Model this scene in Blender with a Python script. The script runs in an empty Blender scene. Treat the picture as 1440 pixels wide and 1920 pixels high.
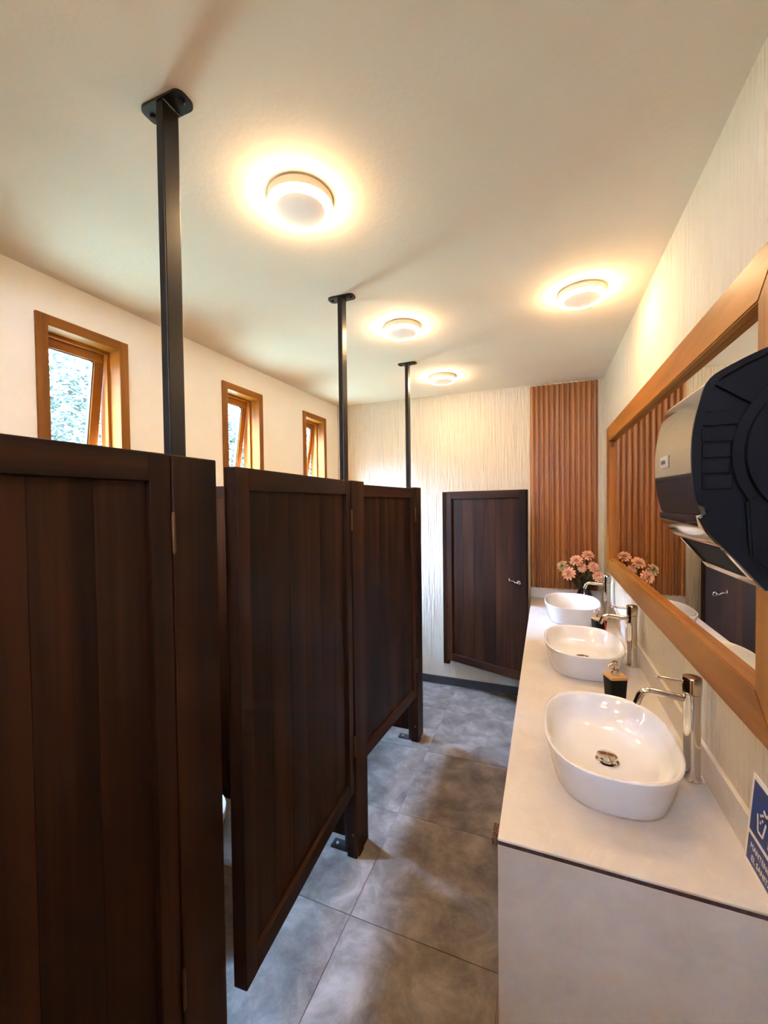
import bpy, bmesh, math, random
from mathutils import Vector, Matrix

random.seed(7)
scene = bpy.context.scene
COL = scene.collection
R = math.radians

# ------------------------------------------------------------------ camera
cam_data = bpy.data.cameras.new('camera')
cam = bpy.data.objects.new('camera', cam_data)
COL.objects.link(cam)
YAW, PITCH, ROLL, F_PX = 0.374189, -0.0219023, -0.0117925, 768.1
CAM_H = 1.58
fw = Vector((-math.sin(YAW) * math.cos(PITCH), math.cos(YAW) * math.cos(PITCH), math.sin(PITCH)))
rt = Vector((math.cos(YAW), math.sin(YAW), 0))
up = rt.cross(fw)
rt2 = rt * math.cos(ROLL) + up * math.sin(ROLL)
up2 = up * math.cos(ROLL) - rt * math.sin(ROLL)
m = Matrix((rt2, up2, -fw)).transposed().to_4x4()
m.translation = Vector((0, 0, CAM_H))
cam.matrix_world = m
cam_data.sensor_fit = 'HORIZONTAL'
cam_data.sensor_width = 36.0
cam_data.lens = F_PX * 36.0 / 1440.0
cam_data.clip_start = 0.02
cam_data.clip_end = 200
scene.camera = cam

# ------------------------------------------------------------------ sky, exposure
SKY_ZENITH, SKY_HORIZON, SKY_STRENGTH = (0.33, 0.58, 1.0), (0.34, 0.42, 0.52), 185.0
LAMP_COL, LAMP_STRENGTH = (1.0, 0.63, 0.32), 57.0
world = bpy.data.worlds.new('sky')
scene.world = world
world.use_nodes = True
wn = world.node_tree.nodes
wl = world.node_tree.links
w_tc = wn.new('ShaderNodeTexCoord')
w_sep = wn.new('ShaderNodeSeparateXYZ')
w_ramp = wn.new('ShaderNodeValToRGB')          # hazy horizon rising to a bluer, brighter zenith
w_ramp.color_ramp.elements[0].color = (*SKY_HORIZON, 1)
w_ramp.color_ramp.elements[1].color = (*SKY_ZENITH, 1)
wl.new(w_tc.outputs['Generated'], w_sep.inputs[0])
wl.new(w_sep.outputs['Z'], w_ramp.inputs['Fac'])
wl.new(w_ramp.outputs[0], wn['Background'].inputs[0])
wn['Background'].inputs[1].default_value = SKY_STRENGTH
sun_data = bpy.data.lights.new('sun', 'SUN')
sun_data.energy = 24.0
sun_data.color = (1.0, 0.95, 0.86)
sun_data.angle = R(0.6)
sun = bpy.data.objects.new('sun', sun_data)
COL.objects.link(sun)
sun.rotation_euler = Vector((-0.62, 0.25, -0.92)).to_track_quat('-Z', 'Y').to_euler()
scene.view_settings.view_transform = 'Standard'
scene.view_settings.look = 'None'
scene.view_settings.gamma = 1.0
scene.view_settings.use_curve_mapping = False
scene.view_settings.exposure = 1.6
scene.cycles.diffuse_bounces = 8
scene.cycles.max_bounces = 14

# ------------------------------------------------------------------ room measures
XL, XR, YB, YN, ZC = -1.83, 0.414, 3.475, -1.25, 2.497
CT = 0.815            # worktop height
CX = -0.102           # worktop front edge
CY = 0.942            # worktop near end


# ------------------------------------------------------------------ materials
def new_mat(name):
    mt = bpy.data.materials.new(name)
    mt.use_nodes = True
    nt = mt.node_tree
    return mt, nt, nt.nodes['Principled BSDF']


def nd(nt, kind, **kw):
    n = nt.nodes.new(kind)
    for k, v in kw.items():
        setattr(n, k, v)
    return n


def plain(name, col, rough=0.5, metal=0.0, coat=0.0, spec=0.5, bump=0.0, bscale=200.0):
    mt, nt, b = new_mat(name)
    b.inputs['Base Color'].default_value = (*col, 1)
    b.inputs['Roughness'].default_value = rough
    b.inputs['Metallic'].default_value = metal
    b.inputs['Coat Weight'].default_value = coat
    b.inputs['Specular IOR Level'].default_value = spec
    tc = nd(nt, 'ShaderNodeTexCoord')
    no = nd(nt, 'ShaderNodeTexNoise')
    no.inputs['Scale'].default_value = bscale
    nt.links.new(tc.outputs['Object'], no.inputs['Vector'])
    if bump:
        bp = nd(nt, 'ShaderNodeBump')
        bp.inputs['Strength'].default_value = bump
        bp.inputs['Distance'].default_value = 0.003
        nt.links.new(no.outputs['Fac'], bp.inputs['Height'])
        nt.links.new(bp.outputs['Normal'], b.inputs['Normal'])
    return mt


def coords(nt, scale, jitter=True):
    tc = nd(nt, 'ShaderNodeTexCoord')
    mp = nd(nt, 'ShaderNodeMapping')
    mp.inputs['Scale'].default_value = scale
    if jitter:
        oi = nd(nt, 'ShaderNodeObjectInfo')
        mu = nd(nt, 'ShaderNodeMath', operation='MULTIPLY')
        mu.inputs[1].default_value = 37.0
        va = nd(nt, 'ShaderNodeVectorMath', operation='ADD')
        nt.links.new(oi.outputs['Random'], mu.inputs[0])
        nt.links.new(tc.outputs['Object'], va.inputs[0])
        nt.links.new(mu.outputs[0], va.inputs[1])
        nt.links.new(va.outputs[0], mp.inputs['Vector'])
    else:
        nt.links.new(tc.outputs['Object'], mp.inputs['Vector'])
    return mp


def ramp(nt, stops):
    r = nd(nt, 'ShaderNodeValToRGB')
    el = r.color_ramp.elements
    while len(el) < len(stops):
        el.new(0.5)
    for e, (p, c) in zip(el, stops):
        e.position = p
        e.color = (*c, 1)
    return r


def wood(name, cols, axis='Z', rough=0.4, coat=0.3, fine=28.0, along=1.4, bump=0.15, spec=0.5, blotch=(0.88, 1.12)):
    """long grain along one axis; each board takes another cut of the grain"""
    mt, nt, b = new_mat(name)
    sc = {'X': (along, fine, fine), 'Y': (fine, along, fine), 'Z': (fine, fine, along)}[axis]
    mp = coords(nt, sc)
    n1 = nd(nt, 'ShaderNodeTexNoise')
    n1.inputs['Scale'].default_value = 0.55
    n1.inputs['Detail'].default_value = 7
    n1.inputs['Roughness'].default_value = 0.6
    n1.inputs['Distortion'].default_value = 0.5
    nt.links.new(mp.outputs[0], n1.inputs['Vector'])
    rp = ramp(nt, [(0.28, cols[0]), (0.5, cols[1]), (0.72, cols[2])])
    nt.links.new(n1.outputs['Fac'], rp.inputs['Fac'])
    oi = nd(nt, 'ShaderNodeObjectInfo')
    mr = nd(nt, 'ShaderNodeMapRange')
    mr.inputs['To Min'].default_value = 0.88
    mr.inputs['To Max'].default_value = 1.12
    nt.links.new(oi.outputs['Random'], mr.inputs['Value'])
    hv = nd(nt, 'ShaderNodeHueSaturation')
    nt.links.new(mr.outputs[0], hv.inputs['Value'])
    nt.links.new(rp.outputs[0], hv.inputs['Color'])
    mp2 = coords(nt, tuple(0.35 + 0.16 * v for v in sc))      # wide soft blotches of darker and lighter tone
    n2 = nd(nt, 'ShaderNodeTexNoise')
    n2.inputs['Scale'].default_value = 1.5
    n2.inputs['Detail'].default_value = 3
    nt.links.new(mp2.outputs[0], n2.inputs['Vector'])
    m2 = nd(nt, 'ShaderNodeMapRange')
    m2.inputs['From Min'].default_value = 0.32
    m2.inputs['From Max'].default_value = 0.68
    m2.inputs['To Min'].default_value = blotch[0]
    m2.inputs['To Max'].default_value = blotch[1]
    nt.links.new(n2.outputs['Fac'], m2.inputs['Value'])
    sc2 = nd(nt, 'ShaderNodeVectorMath', operation='SCALE')
    nt.links.new(hv.outputs[0], sc2.inputs[0])
    nt.links.new(m2.outputs[0], sc2.inputs['Scale'])
    nt.links.new(sc2.outputs[0], b.inputs['Base Color'])
    bp = nd(nt, 'ShaderNodeBump')
    bp.inputs['Strength'].default_value = bump
    bp.inputs['Distance'].default_value = 0.002
    nt.links.new(n1.outputs['Fac'], bp.inputs['Height'])
    nt.links.new(bp.outputs['Normal'], b.inputs['Normal'])
    b.inputs['Roughness'].default_value = rough
    b.inputs['Coat Weight'].default_value = coat
    b.inputs['Coat Roughness'].default_value = 0.3
    b.inputs['Specular IOR Level'].default_value = spec
    return mt


def stucco(name, col, ribs):
    mt, nt, b = new_mat(name)
    mp = coords(nt, (72, 72, 3.2) if ribs else (60, 60, 60), jitter=False)
    n1 = nd(nt, 'ShaderNodeTexNoise')
    n1.inputs['Scale'].default_value = 1.0
    n1.inputs['Detail'].default_value = 4
    n1.inputs['Distortion'].default_value = 0.3
    nt.links.new(mp.outputs[0], n1.inputs['Vector'])
    bp = nd(nt, 'ShaderNodeBump')
    bp.inputs['Strength'].default_value = 0.9 if ribs else 0.25
    bp.inputs['Distance'].default_value = 0.012 if ribs else 0.004
    nt.links.new(n1.outputs['Fac'], bp.inputs['Height'])
    nt.links.new(bp.outputs['Normal'], b.inputs['Normal'])
    mp2 = coords(nt, (1.6, 1.6, 1.2), jitter=False)
    n2 = nd(nt, 'ShaderNodeTexNoise')
    n2.inputs['Scale'].default_value = 1.5
    n2.inputs['Detail'].default_value = 3
    nt.links.new(mp2.outputs[0], n2.inputs['Vector'])
    rp = ramp(nt, [(0.3, tuple(c * 0.95 for c in col)), (0.7, col)])
    nt.links.new(n2.outputs['Fac'], rp.inputs['Fac'])
    nt.links.new(rp.outputs[0], b.inputs['Base Color'])
    b.inputs['Roughness'].default_value = 0.85
    return mt


def stone(name, stops, scale, rough, veins=None, bump=0.1, jitter=True, distort=0.9):
    mt, nt, b = new_mat(name)
    mp = coords(nt, (1, 1, 1), jitter)
    n1 = nd(nt, 'ShaderNodeTexNoise')
    n1.inputs['Scale'].default_value = scale
    n1.inputs['Detail'].default_value = 9
    n1.inputs['Roughness'].default_value = 0.66
    n1.inputs['Distortion'].default_value = distort
    nt.links.new(mp.outputs[0], n1.inputs['Vector'])
    rp = ramp(nt, stops)
    nt.links.new(n1.outputs['Fac'], rp.inputs['Fac'])
    out = rp.outputs[0]
    if veins:
        n2 = nd(nt, 'ShaderNodeTexNoise')
        n2.inputs['Scale'].default_value = scale * 0.8
        n2.inputs['Detail'].default_value = 5
        n2.inputs['Distortion'].default_value = 2.2
        nt.links.new(mp.outputs[0], n2.inputs['Vector'])
        vr = ramp(nt, [(0.485, (0, 0, 0)), (0.5, (1, 1, 1)), (0.515, (0, 0, 0))])
        nt.links.new(n2.outputs['Fac'], vr.inputs['Fac'])
        mx = nd(nt, 'ShaderNodeMix', data_type='RGBA')
        ml = nd(nt, 'ShaderNodeMath', operation='MULTIPLY')
        ml.inputs[1].default_value = veins[1]
        nt.links.new(vr.outputs[0], ml.inputs[0])
        nt.links.new(ml.outputs[0], mx.inputs['Factor'])
        nt.links.new(out, mx.inputs['A'])
        mx.inputs['B'].default_value = (*veins[0], 1)
        out = mx.outputs['Result']
    nt.links.new(out, b.inputs['Base Color'])
    bp = nd(nt, 'ShaderNodeBump')
    bp.inputs['Strength'].default_value = bump
    bp.inputs['Distance'].default_value = 0.003
    nt.links.new(n1.outputs['Fac'], bp.inputs['Height'])
    nt.links.new(bp.outputs['Normal'], b.inputs['Normal'])
    b.inputs['Roughness'].default_value = rough
    return mt


def emitter(name, col, strength):
    mt, nt, b = new_mat(name)
    b.inputs['Base Color'].default_value = (0.9, 0.88, 0.84, 1)
    b.inputs['Emission Color'].default_value = (*col, 1)
    b.inputs['Emission Strength'].default_value = strength
    return mt


def clear_glass(name, tint=(1, 1, 1)):
    mt = bpy.data.materials.new(name)
    mt.use_nodes = True
    nt = mt.node_tree
    nt.nodes.clear()
    o = nd(nt, 'ShaderNodeOutputMaterial')
    t = nd(nt, 'ShaderNodeBsdfTransparent')
    t.inputs[0].default_value = (*tint, 1)
    g = nd(nt, 'ShaderNodeBsdfGlossy')
    g.inputs['Roughness'].default_value = 0.02
    fr = nd(nt, 'ShaderNodeFresnel')
    geo = nd(nt, 'ShaderNodeNewGeometry')
    ior = nd(nt, 'ShaderNodeMapRange')      # same reflectance on both faces of the sheet
    ior.inputs['To Min'].default_value = 1.45
    ior.inputs['To Max'].default_value = 1 / 1.45
    nt.links.new(geo.outputs['Backfacing'], ior.inputs['Value'])
    nt.links.new(ior.outputs[0], fr.inputs['IOR'])
    mx = nd(nt, 'ShaderNodeMixShader')
    nt.links.new(fr.outputs[0], mx.inputs[0])
    nt.links.new(t.outputs[0], mx.inputs[1])
    nt.links.new(g.outputs[0], mx.inputs[2])
    nt.links.new(mx.outputs[0], o.inputs['Surface'])
    return mt


DARK = [(0.0060, 0.0020, 0.0011), (0.018, 0.0056, 0.0023), (0.044, 0.013, 0.0042)]
HONEY = [(0.16, 0.050, 0.006), (0.28, 0.098, 0.011), (0.38, 0.150, 0.020)]
SLAT = [(0.17, 0.052, 0.008), (0.28, 0.098, 0.016), (0.38, 0.150, 0.030)]
M = {}
M['dark_z'] = wood('dark stained wood upright', DARK, 'Z', 0.5, 0.0, 22, 1.1, spec=0.14, blotch=(0.5, 1.6))
M['dark_y'] = wood('dark stained wood lengthwise', DARK, 'Y', 0.5, 0.0, 22, 1.1, spec=0.14, blotch=(0.5, 1.6))
M['dark_x'] = wood('dark stained wood across', DARK, 'X', 0.5, 0.0, 22, 1.1, spec=0.14, blotch=(0.5, 1.6))
M['honey_z'] = wood('honey varnished wood upright', HONEY, 'Z', 0.42, 0.08, 24, 1.8, spec=0.16)
M['honey_y'] = wood('honey varnished wood lengthwise', HONEY, 'Y', 0.42, 0.08, 24, 1.8, spec=0.16)
M['slat'] = wood('brown ribbed wood', SLAT, 'Z', 0.45, 0.25, 30, 1.2)
M['bamboo'] = wood('pale bamboo', [(0.42, 0.25, 0.10), (0.52, 0.33, 0.15), (0.6, 0.4, 0.2)], 'X', 0.45, 0.2, 60, 6)
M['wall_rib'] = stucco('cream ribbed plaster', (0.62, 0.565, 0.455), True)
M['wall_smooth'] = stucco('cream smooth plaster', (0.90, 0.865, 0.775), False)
M['ceiling'] = stucco('off white ceiling paint', (0.88, 0.815, 0.715), False)
M['tile'] = stone('slate grey floor tile',
                  [(0.32, (0.070, 0.056, 0.045)), (0.5, (0.15, 0.126, 0.106)), (0.68, (0.27, 0.236, 0.208))],
                  6.5, 0.5, ((0.27, 0.245, 0.22), 0.16), 0.35, distort=0.35)
M['grout'] = plain('grey grout', (0.24, 0.215, 0.195), 0.9, bump=0.3)
M['base_tile'] = stone('charcoal skirting tile', [(0.3, (0.018, 0.018, 0.019)), (0.7, (0.04, 0.04, 0.042))], 5, 0.5)
M['counter'] = stone('pale beige porcelain', [(0.3, (0.54, 0.51, 0.48)), (0.7, (0.65, 0.625, 0.595))],
                     6.0, 0.38, ((0.70, 0.67, 0.63), 0.25), 0.06, distort=0.3)
M['counter_side'] = stone('greige porcelain', [(0.3, (0.50, 0.455, 0.41)), (0.7, (0.66, 0.605, 0.55))],
                          4.5, 0.45, ((0.60, 0.56, 0.52), 0.2), 0.08, distort=0.3)
M['raw_edge'] = stone('raw brown slab edge', [(0.35, (0.03, 0.011, 0.009)), (0.65, (0.085, 0.038, 0.03))], 60, 0.9)
M['porous'] = stone('porous brown board end', [(0.42, (0.012, 0.006, 0.004)), (0.55, (0.16, 0.085, 0.05))], 170, 0.9, bump=0.9)
M['ceramic'] = plain('white glazed ceramic', (0.70, 0.735, 0.785), 0.06, 0, 0.6)
M['chrome'] = plain('chrome', (0.78, 0.77, 0.78), 0.06, 1.0)
M['steel'] = plain('brushed steel', (0.55, 0.53, 0.52), 0.28, 1.0)
M['black_metal'] = plain('black satin steel', (0.007, 0.0065, 0.0065), 0.36, 0, 0.0, spec=0.28, bump=0.05)
M['brass'] = plain('aged brass', (0.16, 0.085, 0.045), 0.4, 1.0)
M['mirror'] = plain('mirror silver', (0.90, 0.89, 0.87), 0.0, 1.0)
M['black_plastic'] = plain('black moulded plastic', (0.0045, 0.0055, 0.0075), 0.28, 0, 0.0, spec=0.10, bump=0.02, bscale=900)
M['black_matte'] = plain('black matte', (0.004, 0.004, 0.0045), 0.6, spec=0.15)
M['smoke'] = plain('smoked glossy plastic', (0.022, 0.016, 0.012), 0.09, 0, 1.0)
M['label_grey'] = plain('pale grey print', (0.52, 0.49, 0.44), 0.4)
M['ink'] = plain('dark grey ink', (0.1, 0.1, 0.11), 0.5)
M['sign_white'] = plain('white acrylic', (0.8, 0.78, 0.77), 0.3)
M['sign_blue'] = plain('blue print', (0.006, 0.035, 0.19), 0.35)
M['lamp_white'] = plain('white lamp housing', (0.78, 0.72, 0.62), 0.5)
M['lamp_disc'] = emitter('dim satin lamp centre', (1.0, 0.72, 0.58), 0.10)
M['lamp_glow'] = emitter('warm glowing diffuser', LAMP_COL, LAMP_STRENGTH)
M['glass'] = clear_glass('clear glass')
M['rubber'] = plain('black gasket', (0.01, 0.01, 0.01), 0.7)
M['red'] = plain('red ribbon', (0.55, 0.03, 0.03), 0.5)
M['vase'] = plain('dark brown glazed vase', (0.018, 0.012, 0.010), 0.15, 0, 0.6)
M['petal'] = stone('peach petals', [(0.3, (0.70, 0.34, 0.23)), (0.7, (0.84, 0.56, 0.42))], 30, 0.7)
M['petal_cream'] = stone('cream green petals', [(0.3, (0.5, 0.42, 0.2)), (0.7, (0.72, 0.56, 0.38))], 30, 0.7)
M['leaf'] = stone('dusty green leaf', [(0.3, (0.035, 0.055, 0.025)), (0.7, (0.10, 0.13, 0.06))], 18, 0.6)
M['twig'] = stone('olive brown twig', [(0.3, (0.045, 0.035, 0.012)), (0.7, (0.09, 0.07, 0.03))], 18, 0.7)
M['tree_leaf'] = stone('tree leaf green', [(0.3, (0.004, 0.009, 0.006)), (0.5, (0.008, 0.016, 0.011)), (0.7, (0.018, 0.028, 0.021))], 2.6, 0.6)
M['bark'] = stone('grey bark', [(0.3, (0.02, 0.02, 0.02)), (0.7, (0.05, 0.05, 0.05))], 12, 0.9)
M['lawn'] = stone('lawn green', [(0.3, (0.055, 0.060, 0.028)), (0.7, (0.10, 0.10, 0.055))], 4, 0.9)
M['wing'] = stucco('brown exterior plaster', (0.10, 0.075, 0.055), False)  # for the added outdoor wall that screens the sky
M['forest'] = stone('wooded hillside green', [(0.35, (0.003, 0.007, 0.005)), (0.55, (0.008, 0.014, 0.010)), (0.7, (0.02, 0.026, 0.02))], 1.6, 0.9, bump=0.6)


# ------------------------------------------------------------------ mesh helpers
def box(bm, x0, x1, y0, y1, z0, z1, bev=0.0):
    r = bmesh.ops.create_cube(bm, size=1.0)
    vs = r['verts']
    for v in vs:
        v.co = Vector(((x0 + x1) / 2 + v.co.x * (x1 - x0), (y0 + y1) / 2 + v.co.y * (y1 - y0),
                       (z0 + z1) / 2 + v.co.z * (z1 - z0)))
    if bev > 0:
        es = list({e for v in vs for e in v.link_edges})
        bmesh.ops.bevel(bm, geom=es, offset=bev, segments=2, profile=0.5, affect='EDGES')
    return bm


def rings_mesh(bm, rings, cap0=True, cap1=True):
    rows = [[bm.verts.new(p) for p in rg] for rg in rings]
    n = len(rows[0])
    for a, b in zip(rows[:-1], rows[1:]):
        for i in range(n):
            bm.faces.new((a[i], a[(i + 1) % n], b[(i + 1) % n], b[i]))
    if cap0:
        bm.faces.new(list(reversed(rows[0])))
    if cap1:
        bm.faces.new(rows[-1])
    return bm


def lathe(bm, prof, cx, cy, seg=32, cap0=True, cap1=True):
    rg = [[(cx + r * math.cos(2 * math.pi * i / seg), cy + r * math.sin(2 * math.pi * i / seg), z)
           for i in range(seg)] for r, z in prof]
    return rings_mesh(bm, rg, cap0, cap1)


def tube(bm, pts, rad, seg=14, cap=True):
    pts = [Vector(p) for p in pts]
    rads = rad if isinstance(rad, (list, tuple)) else [rad] * len(pts)
    tang = []
    for i in range(len(pts)):
        a = pts[max(i - 1, 0)]
        b = pts[min(i + 1, len(pts) - 1)]
        tang.append((b - a).normalized())
    n = tang[0].orthogonal().normalized()
    rg = []
    for i, p in enumerate(pts):
        n = (n - tang[i] * n.dot(tang[i])).normalized()
        b = tang[i].cross(n)
        rg.append([p + (n * math.cos(2 * math.pi * k / seg) + b * math.sin(2 * math.pi * k / seg)) * rads[i]
                   for k in range(seg)])
    return rings_mesh(bm, rg, cap, cap)


def prism(bm, poly, axis, a, b):
    """polygon in the plane across `axis`, swept from a to b"""
    def P(u, v, t):
        return {'X': (t, u, v), 'Y': (u, t, v), 'Z': (u, v, t)}[axis]
    return rings_mesh(bm, [[P(u, v, a) for u, v in poly], [P(u, v, b) for u, v in poly]])


def part(name, bm, mat, parent=None, smooth=False, base=None):
    """link a bmesh as one object; base = world point that is the parent's origin"""
    if base is not None:
        bmesh.ops.translate(bm, verts=bm.verts, vec=-Vector(base))
    bmesh.ops.recalc_face_normals(bm, faces=bm.faces)
    me = bpy.data.meshes.new(name)
    bm.to_mesh(me)
    bm.free()
    me.materials.append(M[mat] if isinstance(mat, str) else mat)
    if smooth:
        for p in me.polygons:
            p.use_smooth = True
        try:
            me.set_sharp_from_angle(angle=R(38))
        except Exception:
            pass
    o = bpy.data.objects.new(name, me)
    COL.objects.link(o)
    if parent is not None:
        o.parent = parent
    return o


def thing(name, label, cat, loc=(0, 0, 0), rz=0.0, group=None):
    o = bpy.data.objects.new(name, None)
    o.empty_display_size = 0.05
    COL.objects.link(o)
    o.location = loc
    o.rotation_euler = (0, 0, rz)
    tag(o, label, cat, group)
    return o


def tag(o, label, cat, group=None):
    o['label'] = label
    o['category'] = cat
    o['kind'] = 'thing'
    if group:
        o['group'] = group


def structure(o, label=None):
    o['kind'] = 'structure'
    if label:
        o['label'] = label
    return o


def copy_tree(o, parent=None):
    c = o.copy()
    COL.objects.link(c)
    c.parent = parent
    for ch in list(o.children):
        copy_tree(ch, c)
    return c


def new():
    return bmesh.new()


# ------------------------------------------------------------------ floor and tiles
fl = part('floor', box(new(), XL - .2, XR + .2, YN - .2, YB + .2, -0.10, -0.004), 'grout')
structure(fl, 'slate grey tiled floor')
TS = 0.5555
tile_mesh = None
for i in range(-3, 2):
    for j in range(-5, 5):
        x0, y0 = -0.7 + i * TS, 1.378 + j * TS
        x1, y1 = x0 + TS, y0 + TS
        if x0 > XR or x1 < XL or y0 > YB or y1 < YN:
            continue
        full = x0 >= XL and x1 <= XR and y0 >= YN and y1 <= YB
        g = 0.0012
        if full and tile_mesh is not None:
            t = bpy.data.objects.new('tile', tile_mesh)
            COL.objects.link(t)
            t.parent = fl
            t.location = (x0, y0, 0)
            continue
        cx0, cx1, cy0, cy1 = max(x0, XL), min(x1, XR), max(y0, YN), min(y1, YB)
        t = part('tile', box(new(), cx0 - x0 + g, cx1 - x0 - g, cy0 - y0 + g, cy1 - y0 - g, -0.012, 0.0, 0.0008), 'tile', fl)
        t.location = (x0, y0, 0)
        if full:
            tile_mesh = t.data

# ------------------------------------------------------------------ walls and ceiling
structure(part('ceiling', box(new(), XL - .2, XR + .2, YN - .2, YB + .2, ZC, ZC + 0.12), 'ceiling'))
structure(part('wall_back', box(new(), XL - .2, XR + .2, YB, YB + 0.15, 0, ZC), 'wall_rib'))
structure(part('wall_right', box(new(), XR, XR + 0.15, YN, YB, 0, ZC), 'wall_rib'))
WIN = [(0.995, 1.372), (1.978, 2.36), (2.874, 3.247)]
WZ0, WZ1 = 1.25, 2.34
WT = 0.15
b = new()
ys = [YN] + [v for w in WIN for v in w] + [YB]
for k in range(0, len(ys), 2):
    box(b, XL - WT, XL, ys[k], ys[k + 1], 0, ZC)
for w in WIN:
    box(b, XL - WT, XL, w[0], w[1], 0, WZ0)
    box(b, XL - WT, XL, w[0], w[1], WZ1, ZC)
structure(part('wall_left', b, 'wall_smooth'))
b = new()
DX0, DX1, DZ = -0.72, 0.12, 2.08
box(b, XL - .2, DX0, YN - 0.15, YN, 0, ZC)
box(b, DX1, XR + .2, YN - 0.15, YN, 0, ZC)
VX0, VX1, VZ0, VZ1 = -0.58, 0.00, 2.16, 2.35      # unseen vent window, added to bring daylight onto the vanity end
box(b, DX0, VX0, YN - 0.15, YN, DZ, ZC)
box(b, VX1, DX1, YN - 0.15, YN, DZ, ZC)
box(b, VX0, VX1, YN - 0.15, YN, DZ, VZ0)
box(b, VX0, VX1, YN - 0.15, YN, VZ1, ZC)
structure(part('wall_front', b, 'wall_smooth'))
b = new()
box(b, DX0 - .06, DX0 + .02, YN - .16, YN + .015, 0, DZ + .06, .003)
box(b, DX1 - .02, DX1 + .06, YN - .16, YN + .015, 0, DZ + .06, .003)
box(b, DX0 + .02, DX1 - .02, YN - .16, YN + .015, DZ - .02, DZ + .06, .003)
structure(part('trim_1', b, 'honey_z'), 'honey wood casing of the entrance doorway')
structure(part('door_1', box(new(), DX0 + .021, DX1 - .021, YN - .10, YN - .06, 0.005, DZ - .021, .003), 'honey_z'), 'closed wooden entrance door')
structure(part('baseboard_back', box(new(), XL, XR, YB - 0.012, YB, 0.0, 0.067, 0.001), 'base_tile'))
structure(part('baseboard_left', box(new(), XL, XL + 0.012, YN, YB - 0.013, 0.0, 0.067, 0.001), 'base_tile'))


# ------------------------------------------------------------------ windows
def make_window(n, y0, y1):
    o = bpy.data.objects.new('window_%d' % n, None)
    COL.objects.link(o)
    base = (XL, y0, WZ0)
    o.location = base
    structure(o, 'honey wood window with a tilted-out top sash')
    fx0, fx1 = XL - 0.13, XL + 0.010
    w = 0.043
    P = lambda nm, bm, mt, par=o: part(nm, bm, mt, par, base=base)
    e = 0.0005
    P('frame_stile', box(new(), fx0, fx1, y0 + e, y0 + w, WZ0 + e, WZ1 - e, .002), 'honey_z')
    P('frame_stile', box(new(), fx0, fx1, y1 - w, y1 - e, WZ0 + e, WZ1 - e, .002), 'honey_z')
    P('frame_head', box(new(), fx0, fx1, y0 + w, y1 - w, WZ1 - w, WZ1 - e, .002), 'honey_y')
    P('frame_sill', box(new(), fx0, fx1 + .02, y0 + w, y1 - w, WZ0 + e, WZ0 + w, .002), 'honey_y')
    # stop beads
    sx0, sx1 = fx0 + 0.048, fx0 + 0.068
    P('stop_bead', box(new(), sx0, sx1, y0 + w, y0 + w + .012, WZ0 + w, WZ1 - w, .001), 'honey_z')
    P('stop_bead', box(new(), sx0, sx1, y1 - w - .012, y1 - w, WZ0 + w, WZ1 - w, .001), 'honey_z')
    P('stop_bead', box(new(), sx0, sx1, y0 + w + .012, y1 - w - .012, WZ1 - w - .014, WZ1 - w, .001), 'honey_y')
    # sash, hinged at its top edge and pushed out at the bottom
    a0, a1 = y0 + w + .004, y1 - w - .004
    h = WZ1 - WZ0 - 2 * w - .012
    sw = 0.042
    t0, t1 = -0.016, 0.016
    sash = part('sash', box(new(), t0, t1, a0 - y0, a1 - y0, -sw, 0, .002), 'honey_y', o)
    sash.location = (fx0 + 0.028 - XL, 0, WZ1 - w - .006 - WZ0)
    sash.rotation_euler = (0, R(8.5), 0)
    part('sash_rail', box(new(), t0, t1, a0 - y0, a1 - y0, -h, -h + sw, .002), 'honey_y', sash)
    part('sash_stile', box(new(), t0, t1, a0 - y0, a0 - y0 + sw, -h + sw, -sw, .002), 'honey_z', sash)
    part('sash_stile', box(new(), t0, t1, a1 - y0 - sw, a1 - y0, -h + sw, -sw, .002), 'honey_z', sash)
    part('pane', box(new(), -.003, .003, a0 - y0 + sw, a1 - y0 - sw, -h + sw, -sw), 'glass', sash)
    g = new()
    box(g, -.009, .009, a0 - y0 + sw, a0 - y0 + sw + .004, -h + sw, -sw)
    box(g, -.009, .009, a1 - y0 - sw - .004, a1 - y0 - sw, -h + sw, -sw)
    box(g, -.009, .009, a0 - y0 + sw + .004, a1 - y0 - sw - .004, -sw - .004, -sw)
    part('gasket', g, 'rubber', sash)


for k, w in enumerate(WIN):
    make_window(k + 1, *w)

v4 = bpy.data.objects.new('window_4', None)  # added opening, out of view, that lets daylight in from behind
COL.objects.link(v4)
v4.location = (VX0, YN, VZ0)
structure(v4, 'unseen vent window added above the entrance door for daylight')
for nm, q, mt in (('frame_stile', (VX0 + .0005, VX0 + .02, VZ0 + .0005, VZ1 - .0005), 'honey_z'), ('frame_stile', (VX1 - .02, VX1 - .0005, VZ0 + .0005, VZ1 - .0005), 'honey_z'),
                  ('frame_head', (VX0 + .02, VX1 - .02, VZ1 - .02, VZ1 - .0005), 'honey_y'), ('frame_sill', (VX0 + .02, VX1 - .02, VZ0 + .0005, VZ0 + .02), 'honey_y')):
    part(nm, box(new(), q[0], q[1], YN - .12, YN + .008, q[2], q[3], .001), mt, v4, base=(VX0, YN, VZ0))
part('pane', box(new(), VX0 + .02, VX1 - .02, YN - .07, YN - .065, VZ0 + .02, VZ1 - .02), 'glass', v4, base=(VX0, YN, VZ0))

# ------------------------------------------------------------------ toilet stalls
PX0, PX1 = -0.828, -0.780        # pilaster back and front faces


def bolt(bm, x, y, z, r=.006, h=.004, down=False):
    s = -1 if down else 1
    lathe(bm, [(r, z), (r, z + s * h * .6), (r * .6, z + s * h)], x, y, 8)


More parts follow.
